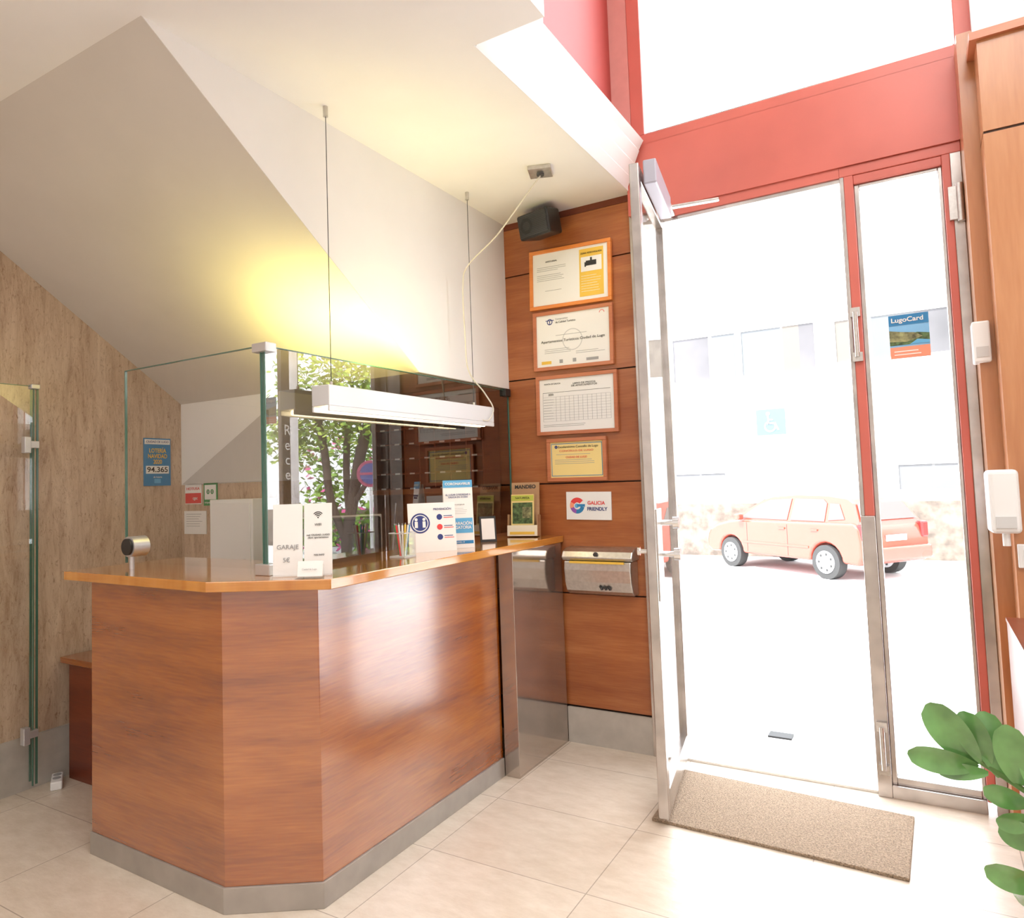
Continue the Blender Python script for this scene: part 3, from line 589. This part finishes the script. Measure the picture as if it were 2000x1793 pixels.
for sgn in (1,-1):
    for poly in ([(.98,1.01),(.55,1.27),(.25,1.38),(-.30,1.41),(-.30,1.01)],[(-.38,1.01),(-.38,1.41),(-1.05,1.40),(-1.15,1.33),(-1.18,1.01)],[(-1.25,1.03),(-1.22,1.33),(-1.42,1.32),(-1.60,1.06)]):
        v=[onside(sgn,x,z) for x,z in poly]; b.add(v,[tuple(range(len(v)))],'carw')
def band(p0,p1,w0,w1,off):
    return [(p0[0]+off,-w0,p0[1]),(p0[0]+off,w0,p0[1]),(p1[0]+off,w1,p1[1]),(p1[0]+off,-w1,p1[1])]
b.add(band((-1.86,1.04),(-1.69,1.33),.66,.54,-.015),[(0,1,2,3)],'carw')
b.add(band((1.13,1.01),(.47,1.38),.68,.54,.03),[(0,1,2,3)],'carw')
b.make("window_glass",g)
for sgn in (1,-1):
    MB().box(-2.0,-1.86,sgn*.71-.08,sgn*.71+.08,.70,.98,'tail').make("tail_lamp",g,.03)
    MB().prism([(1.97,.58),(1.72,.64),(1.62,.82),(1.86,.76)],sgn*.62-.17,sgn*.62+.17,1,'head').make("headlamp",g,.02)
    MB().box(.80,.94,sgn*.88-.07,sgn*.88+.07,.98,1.10,'carp').make("side_mirror",g,.03)
MB().box(-2.05,-1.93,-.80,.80,.34,.58,'carp').make("bumper",g,.04,3)
MB().box(-2.0,-1.982,-.24,.24,.68,.78,'paper').make("number_plate",g)
b=MB()
for sgn in (1,-1):
    for x in (-.22,-1.0): b.box(x-.08,x+.08,sgn*.83-.012,sgn*.83+.012,.84,.87,'carp')
    b.box(-.352,-.345,sgn*.822-.002,sgn*.822+.002,.35,.93,'ink').box(.72,.727,sgn*.822-.002,sgn*.822+.002,.35,.93,'ink').box(-.85,.85,sgn*.823-.008,sgn*.823+.008,.52,.56,'carp')
b.make("door_trim",g)
for cx in (fa,ra):
    for sgn in (1,-1):
        wg=group("wheel",(cx,sgn*.73,.30)); wg.parent=g
        MB().cyl((0,-.095,0),(0,.095,0),.30,'tyre',n=32).make("tyre",wg,.02)
        b=MB().cyl((0,-.107,0),(0,.107,0),.20,'hub',n=32)
        for i in range(7):
            a=2*math.pi*i/7; b.cyl((.14*math.cos(a),-.109,.14*math.sin(a)),(.14*math.cos(a),.109,.14*math.sin(a)),.025,'tyre',n=10)
        b.make("hubcap",wg)
# street greenery (mirrored in the glass screen)
g=group("street_tree",(5.7,10.6,-.45),label="leafy street tree in sunlight",cat="tree")
b=MB().tube([(0,0,0),(.05,0,.8),(-.05,.1,1.6),(-.3,.1,2.6),(-.7,.2,3.8)],.11,'bark').tube([(0,0,.7),(.35,-.1,1.6),(.6,0,2.6),(1.0,.1,3.8)],.08,'bark').tube([(0,.05,1.2),(.2,.2,2.2),(.2,.3,3.6)],.07,'bark').tube([(-.05,.1,1.5),(-.7,0,2.2),(-1.3,0,3.0)],.055,'bark'); b.make("trunk",g)
b=MB(); rr=random.Random(7)
for i in range(6500):
    c=rr.choice([(-.8,0,3.8,1.1),(.8,0,3.8,1.1),(0,.2,4.6,1.2),(-1.5,0,3.1,.8),(1.5,0,3.0,.8),(.1,.3,3.3,.9)])
    v=Vector((rr.gauss(0,1),rr.gauss(0,1),rr.gauss(0,1))).normalized()*c[3]*rr.uniform(.3,1)
    p=Vector(c[:3])+v; s=.07; a=Vector((rr.gauss(0,1),rr.gauss(0,1),rr.gauss(0,1))).normalized(); bb=a.orthogonal().normalized()
    b.add([p-a*s,p+bb*s*.6,p+a*s,p-bb*s*.6],[(0,1,2,3)],'fol' if rr.random()<.5 else 'fol2')
b.make("foliage",g)
g=group("hedge",(9.0,15.5,-.5),label="green flowering shrubs by the street wall",cat="hedge")
b=MB()
for i in range(2600):
    p=Vector((rr.uniform(-3,3),rr.uniform(-.4,.4),rr.uniform(.1,3.4))); s=.12; a=Vector((rr.gauss(0,1),rr.gauss(0,1),rr.gauss(0,1))).normalized(); bb=a.orthogonal().normalized()
    b.add([p-a*s,p+bb*s*.6,p+a*s,p-bb*s*.6],[(0,1,2,3)],'flower' if rr.random()<.1 else 'fol')
b.make("leaves",g)
g=group("road_sign",(3.72,9.0,-.03),(0,0,-35),label="round blue and red no-parking sign on a post",cat="road sign")
MB().cyl((0,0,0),(0,0,1.5),.03,'steel').make("post",g)
b=MB().cyl((0,-.045,1.65),(0,-.03,1.65),.22,'signred',n=32).cyl((0,-.05,1.65),(0,-.044,1.65),.17,'signblue',n=32).box(-.17,.17,-.055,-.05,1.63,1.67,'signred'); b.make("plate",g)
# ------------------------------------------------------------------ lights
def area(name,loc,aim,sx,sy,pw,col=(1,1,1),spread=180):
    l=bpy.data.lights.new(name,'AREA'); l.shape='RECTANGLE'; l.size=sx; l.size_y=sy; l.energy=pw; l.color=col; l.spread=math.radians(spread)
    o=bpy.data.objects.new(name,l); COL.objects.link(o); o.location=loc; o.rotation_euler=Vector(aim).to_track_quat('-Z','Y').to_euler(); return o
sun=bpy.data.lights.new("sun","SUN"); sun.energy=11; sun.angle=.02; sun.color=(1,.96,.9)
so=bpy.data.objects.new("sun",sun); COL.objects.link(so); so.rotation_euler=Vector((.35,.5,-.85)).to_track_quat('-Z','Y').to_euler()
area("upper_fill_light",(.9,.4,4.7),(0,0,-1),2.2,3.0,130,(1,.97,.94))  # unseen fill light added to brighten the high part of the room
area("lobby_fill_light",(-2.4,-1.0,2.85),(0,0,-1),2.2,2.0,34,(1,.96,.92))  # added fill behind the camera, no such fitting is seen
area("lamp_uplight",(-2.12,2.22,1.82),(-.2,.45,.85),.7,.10,7.5,(1,.86,.26),140)
w=bpy.data.worlds.new("world"); scn.world=w; w.use_nodes=True
bg=w.node_tree.nodes["Background"]; bg.inputs[0].default_value=(.89,.94,1,1); bg.inputs[1].default_value=7.0
# ------------------------------------------------------------------ camera
yaw,pit,rol=math.radians(31.125),math.radians(3.317),math.radians(-1.960)
fw=Vector((-math.sin(yaw)*math.cos(pit),math.cos(yaw)*math.cos(pit),math.sin(pit)))
r=Vector((math.cos(yaw),math.sin(yaw),0)); u=r.cross(fw)
r2=r*math.cos(rol)+u*math.sin(rol); u2=-r*math.sin(rol)+u*math.cos(rol)
cam=bpy.data.cameras.new("camera"); co=bpy.data.objects.new("camera",cam); COL.objects.link(co)
co.matrix_world=Matrix(((r2.x,u2.x,-fw.x,0),(r2.y,u2.y,-fw.y,0),(r2.z,u2.z,-fw.z,1.4),(0,0,0,1)))
cam.sensor_fit='HORIZONTAL'; cam.sensor_width=36; cam.lens=1392.2*36/2000; cam.shift_x=(1000-957.5)/2000; cam.shift_y=(862.6-896.5)/2000
cam.clip_start=.05; cam.clip_end=200
scn.camera=co
scn.view_settings.view_transform='Standard'; scn.view_settings.exposure=.15
